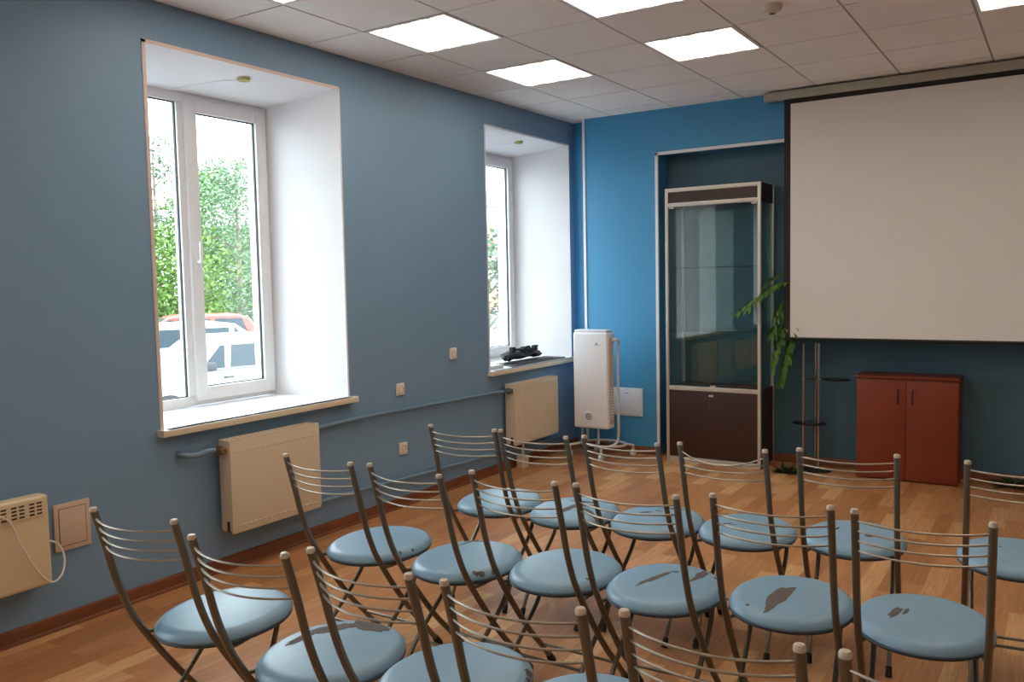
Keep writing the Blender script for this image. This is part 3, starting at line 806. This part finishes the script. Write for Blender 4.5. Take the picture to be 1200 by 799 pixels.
CH = {'A1': (1.556, 1.736, 6.4), 'A2': (2.098, 1.692, 2.8), 'A3': (2.503, 1.750, -4.3), 'A4': (2.930, 1.749, 1.0), 'A5': (3.360, 1.793, 1.5), 'A6': (3.787, 1.816, 1.5),
      'B1': (1.482, 2.594, .5), 'B2': (1.930, 2.603, -4.0), 'B3': (2.336, 2.694, -1.7), 'B4': (2.746, 2.710, 1.6), 'B5': (3.177, 2.799, 4.6), 'B6': (3.590, 2.821, 5.7),
      'C1': (1.553, 3.433, 4.6), 'C2': (1.963, 3.445, -2.6), 'C3': (2.375, 3.482, -2.9), 'C4': (2.784, 3.536, .8), 'C5': (3.219, 3.644, 6.5), 'C6': (3.805, 3.683, 5.6)}
CL = {'A1': 'blue-seated metal chair at the left end of the nearest row, beside the convector heater',
      'A2': 'nearest-row blue chair with a long torn grey strip along its seat edge, second from left',
      'A3': 'nearest-row blue chair with a chipped right seat edge, third from the left',
      'A4': 'nearest-row chair with only the tip of its blue seat above the bottom edge',
      'A5': 'nearest-row chair showing just its backrest at the bottom centre right',
      'A6': 'nearest-row chair showing one post end at the bottom right corner',
      'B1': 'clean blue-seated chair at the wall end of the middle row, before the flat radiator',
      'B2': 'middle-row blue chair with a scribble-like scratch at the seat front, second from wall',
      'B3': 'middle-row blue chair with one tiny dark dot on its seat, third from wall',
      'B4': 'middle-row blue chair with two slanting dark tears on its seat',
      'B5': 'middle-row blue chair with one big dark hole in the seat centre',
      'B6': 'middle-row blue chair with two small dark nicks side by side on its seat',
      'C1': 'clean blue-seated chair at the wall end of the far row, before the ribbed radiator',
      'C2': 'far-row blue chair with a large curled tear across its seat, second from wall',
      'C3': 'far-row blue chair in front of the wheeled air purifier',
      'C4': 'far-row blue chair in front of the glass showcase',
      'C5': 'far-row blue chair in front of the plant stand and red cupboard',
      'C6': 'far-row blue chair cut off by the right edge of the photo'}
WR = {'A2': [(-.125, .02, .08, .020, 1.45), (-.085, .105, .075, .034, .85), (.0, .165, .085, .036, .08)], 'A3': [(.165, .135, .014, .018, .4), (.185, .105, .011, .013, 0)],
      'B1': [(.195, -.02, .005, .007, 0), (.18, -.08, .006, .005, 0)],
      'B2': [(-.10, .13, .075, .007, 1.5), (-.085, .16, .05, .010, .5), (.15, -.135, .012, .009, 0), (.165, -.12, .018, .010, .8), (.19, -.07, .010, .010, 0)],
      'B3': [(.149, -.095, .007, .007, 0)],
      'B4': [(-.042, -.005, .095, .014, 1.24), (.0, .10, .014, .009, .4), (.092, .115, .085, .017, 1.5), (.149, .124, .009, .011, 0)],
      'B5': [(-.03, -.055, .115, .030, 1.42), (-.114, -.151, .006, .010, 0)],
      'B6': [(-.082, -.012, .050, .013, 1.3), (-.052, .0, .034, .007, 1.35)],
      'C2': [(.0, -.06, .11, .020, 1.5), (.04, .03, .06, .022, .5), (.10, -.04, .06, .012, -.5), (.0, .09, .07, .016, .2), (.15, -.09, .04, .012, -.4)],
      'C3': [(-.07, .02, .03, .010, .6), (.0, .15, .06, .012, .3), (-.03, .07, .02, .008, 0)],
      'C4': [(-.092, -.04, .04, .007, .9), (-.07, -.03, .035, .006, -.2)],
      'C5': [(-.073, .02, .03, .008, 1.2), (.059, -.04, .016, .014, 0)], 'C6': [(-.05, .03, .005, .006, 0)]}
proto = chair_proto()
allch = {}
for n, (k, (x, y, a)) in enumerate(CH.items()):
    o = proto if n == 0 else dup(proto, (x, y, 0), math.radians(a))
    o.location = (x, y, 0); o.rotation_euler = (0, 0, math.radians(a))
    tag(o, CL[k], 'chair', 'blue-seated metal chairs in three rows'); allch[k] = o
rg = max((c for c in allch['C4'].children if c.name.startswith('back_rung')), key=lambda c: max(v.co.z for v in c.data.vertices))
rg.data = rg.data.copy(); rg['label'] = 'top rung bent down in the middle'
for v in rg.data.vertices: v.co.z -= .034 * max(0, 1 - (v.co.x / PW) ** 2)
for n, (k, bl) in enumerate(WR.items()): wear(allch[k], bl, n + 3)

# ------------------------------------------------------------------ outdoors
GZ = -.75
b = MB(); b.box(-90, XO - .3, -40, 90, GZ - .1, GZ, 'asphalt'); struct(b.build('pavement'))
def car(loc, rz, body, label, L=4.3, hh=1.48, van=False):
    """long axis x, nose at -x"""
    r = empty('car', loc, rz); h = L / 2; w = .84
    low = [(-h, .32), (-h, .70), (-h + .12, .80), (-h + 1.05, .92), (h - .15, .95), (h, .80), (h, .34), (h - .45, .24), (-h + .4, .24)]
    roof_f = -h + (1.0 if van else 1.75)
    cab = [(-h + 1.0, .92), (roof_f, hh - .05), (roof_f + .35, hh), (h - .75, hh - .01), (h - (.12 if van else .35), hh - .12), (h - .08, .94)]
    p = MB(); p.prism(low, 'y', -w, w, body); bm_ = p.bm
    p.prism(cab, 'y', -w + .09, w - .09, body)
    o = p.build('body', r); bv = o.modifiers.new('bevel', 'BEVEL'); bv.width = .06; bv.segments = 3; bv.limit_method = 'ANGLE'
    for s in (-1, 1):
        yy_ = s * (w - .09)
        xa = -h + 1.28; n = 3; e = h - .42
        cuts = [(-h + 1.42, -.42 + .1), (-.22, .72), (.82, e)]
        for (a, c) in cuts:
            top = hh - .13; lean = .34 if a == cuts[0][0] else (.03)
            ln2 = .16 if c == e else 0
            p = MB(); p.prism([(a, .97), (a + lean, top), (c - ln2, top), (c, .97)], 'y', yy_ - .012, yy_ + .012, 'carglass'); p.build('side_window', r)
        for hx in (-.30, .70):
            p = MB(); p.box(hx - .09, hx + .09, s * w - .02, s * w + .03, .80, .835, 'cardark', .008); p.build('door_handle', r)
        p = MB(); p.box(-h + 1.45, -h + 1.62, s * (w - .02) - .1, s * (w - .02) + .1 + s * .08, .95, 1.09, 'cardark', .03); p.build('wing_mirror', r)
        for wx in (-h + .82, h - .85):
            p = MB(); p.tube([(wx, s * (w - .16), .31), (wx, s * (w + .01), .31)], .31, 'tyre', 24); wl = p.build('wheel', r)
            p = MB(); p.tube([(wx, s * (w + .011), .31), (wx, s * (w + .02), .31)], .2, 'greymetal', 20); p.build('hub_cap', wl)
    def pane(xa, za, xb, zb, nm):
        d = Vector((xb - xa, zb - za)).normalized(); nrm = Vector((-d.y, d.x))
        p = MB(); q = [Vector((xa, za)) + d * .06, Vector((xb, zb)) - d * .08]
        s_ = 1 if nrm.y > 0 else -1
        p.prism([tuple(q[0] - nrm * .01), tuple(q[0] + nrm * .012 * s_), tuple(q[1] + nrm * .012 * s_), tuple(q[1] - nrm * .01)], 'y', -w + .16, w - .16, 'carglass'); p.build(nm, r)
    pane(-h + 1.0, .92, roof_f, hh - .05, 'windscreen')
    pane(h - .08, .94, h - (.12 if van else .35), hh - .12, 'rear_window')
    for s in (-1, 1):
        p = MB(); p.box(-h - .02, -h + .05, s * .62 - .17, s * .62 + .17, .60, .74, 'chrome', .02); p.build('headlamp', r)
        p = MB(); p.box(h - .05, h + .012, s * .70 - .09, s * .70 + .09, .62, .84, 'carred', .02); p.build('tail_lamp', r)
    tag(r, label, 'car', 'cars parked outside the windows')
def along(u_dir, dist):
    return (3.941 + u_dir[0] * dist, u_dir[1] * dist)
def axis_angle(d, turn):
    # heading of a car seen side-on along horizontal direction d, its tail turned away by `turn`
    right = (d[1], -d[0]); c, s = math.cos(turn), math.sin(turn)
    return math.atan2(right[1] * c + d[1] * s, right[0] * c + d[0] * s)
d1 = Vector((-.830, .654)).normalized(); x, y = along(d1, 16)
car((x, y, GZ), axis_angle((d1.x, d1.y), .45), 'carwhite', 'white estate car parked nearest outside the larger window')
d2 = Vector((-.838, .648)).normalized(); x, y = along(d2, 22)
car((x, y, GZ), axis_angle((d2.x, d2.y), PI + .25), 'carwhite', 'white car with a long flat roof parked behind the nearest white car', 4.2, 1.5)
d3 = Vector((-.866, .628)).normalized(); x, y = along(d3, 27.5)
car((x, y, GZ), axis_angle((d3.x, d3.y), .1), 'carred', 'red car with dark windows parked farthest back, under the trees', 4.4, 1.52)

def tree(loc, label, leafm, hgt, rad, n, base, lsize, seed, sparse=False):
    rnd = random.Random(seed); r = empty('tree', loc)
    p = MB(); p.tube([(0, 0, 0), (.1, 0, hgt * .3), (-.05, .1, hgt * .6), (.05, 0, hgt * .92)], [.16, .12, .08, .03], 'bark', 10); tr = p.build('trunk', r)
    tips = []
    for k in range(14 if not sparse else 18):
        a = rnd.uniform(0, 2 * PI); z = rnd.uniform(base, .92) * hgt; q = rad * rnd.uniform(.5, .95) * math.sin(PI * min(.97, max(.12, (z / hgt - base) / (1 - base)))) ** .6
        e = Vector((q * math.cos(a), q * math.sin(a), z + rnd.uniform(.1, .5)))
        p = MB(); p.tube([(0, 0, z - .6), (e.x * .5, e.y * .5, z - .1), tuple(e)], [.045, .03, .012], 'bark', 6); p.build('branch', tr); tips.append(e)
    b = MB(); idx = b.mi(leafm)
    for k in range(n):
        c = rnd.choice(tips); s = rad * (.24 if sparse else .36)
        P = c + Vector((rnd.gauss(0, s), rnd.gauss(0, s), rnd.gauss(0, s * .9)))
        if P.z < base * hgt * .6 or P.z > hgt: continue
        u = Vector((rnd.uniform(-1, 1), rnd.uniform(-1, 1), rnd.uniform(-.6, .6))).normalized(); v = u.orthogonal().normalized()
        L = lsize * rnd.uniform(.6, 1.3)
        vs = [b.bm.verts.new(P + w_) for w_ in (-u * L, v * L * .55 + u * L * .1, u * L, -v * L * .55 + u * L * .1)]
        f = b.bm.faces.new(vs); f.material_index = idx
    b.build('foliage', r)
    tag(r, label, 'tree', 'trees outside the windows')
def dirv(x, y): return Vector((x, y)).normalized()
TR = [((-.847, .648), 46, 'leafA', 8.6, 1.3, 9000, .06, .095, 1, False, 'narrow yellow-green tree just right of the window mullion'),
      ((-.812, .668), 40, 'leafB', 7.9, 2.3, 6800, .06, .09, 2, False, 'broad pale green tree filling the right pane of the larger window'),
      ((-.892, .61), 35, 'leafA', 4.6, 2.4, 14000, .05, .095, 3, False, 'bright green bushy tree low in the left pane of the larger window'),
      ((-.893, .618), 51, 'leafC', 11.3, 1.6, 1300, .42, .11, 4, True, 'tall thin grey-green tree with sparse leaves against the sky'),
      ((-.835, .66), 56, 'leafB', 6.0, 3.2, 6000, .04, .18, 5, False, 'low pale green tree between the two taller ones'),
      ((-.775, .71), 60, 'leafB', 7.0, 2.6, 6000, .04, .18, 8, False, 'pale green tree half hidden by the white outer window reveal'),
      ((-.575, .828), 30, 'leafC', 4.2, 1.4, 1800, .1, .11, 6, True, 'thin grey-green tree seen through the narrow window')]
for (d, dist, lm, hg, rd, n, bs, ls, sdd, sp, lab) in TR:
    x, y = along(dirv(*d), dist); tree((x, y, GZ), lab, lm, hg, rd, n, bs, ls, sdd, sp)

def building():
    d = dirv(-.585, .82); x, y = along(d, 62); r = empty('building', (x, y, GZ), math.atan2(d.y, d.x) - PI / 2)
    p = MB(); p.box(-6, 6, 0, 8, 0, 7.6, 'render'); p.build('wall', r)
    for (z0, z1) in ((.4, 1.7), (4.9, 6.2)):
        p = MB(); p.box(-6.02, 6.02, -.05, 0, z0, z1, 'brick'); p.build('orange_band', r)
    p = MB(); p.prism([(-.4, 7.6), (8.4, 7.6), (8.4, 7.8), (4, 9.0), (-.4, 7.8)], 'x', -6.3, 6.3, 'roofm'); p.build('roof', r)
    for z in (2.2, 5.0):
        for k in range(5):
            p = MB(); p.box(-5.2 + k * 2.3, -4.0 + k * 2.3, -.08, -.051, z + .2, z + 1.6, 'carglass'); w_ = p.build('window', r)
            p = MB()
            for (a, c, q0, q1) in ((-5.25, -5.15, z + .15, z + 1.65), (-4.05, -3.95, z + .15, z + 1.65), (-4.64, -4.56, z + .15, z + 1.65)): p.box(a + k * 2.3, c + k * 2.3, -.11, -.08, q0, q1, 'pvc')
            p.build('window_frame', w_)
    tag(r, 'pale building with orange bands glimpsed through the narrow window', 'building')
building()

# ------------------------------------------------------------------ daylight
w = bpy.data.worlds.new('overcast_sky'); SC.world = w; w.use_nodes = True
nt = w.node_tree; bg = nt.nodes['Background']
bg.inputs['Color'].default_value = (.83, .92, 1.0, 1); bg.inputs['Strength'].default_value = SKY
for i, (p, q) in enumerate(WIN):
    ld = bpy.data.lights.new('window_portal', 'AREA'); ld.shape = 'RECTANGLE'; ld.size = WZ1 - WZ0 - .1; ld.size_y = q - p - .1
    ld.cycles.is_portal = True
    o = bpy.data.objects.new('window_portal', ld); COL.objects.link(o)
    o.location = (XO - .03, (p + q) / 2, (WZ0 + WZ1) / 2); o.rotation_euler = (0, -PI / 2, 0)

vs = SC.view_settings
SC.display_settings.display_device = 'sRGB'
vs.view_transform = 'Standard'; vs.look = 'None'; vs.gamma = 1.0; vs.exposure = 0.37; vs.use_curve_mapping = False
SC.cycles.max_bounces = 10; SC.cycles.diffuse_bounces = 5; SC.cycles.glossy_bounces = 4; SC.cycles.transparent_max_bounces = 16
SC.cycles.sample_clamp_indirect = 6.0
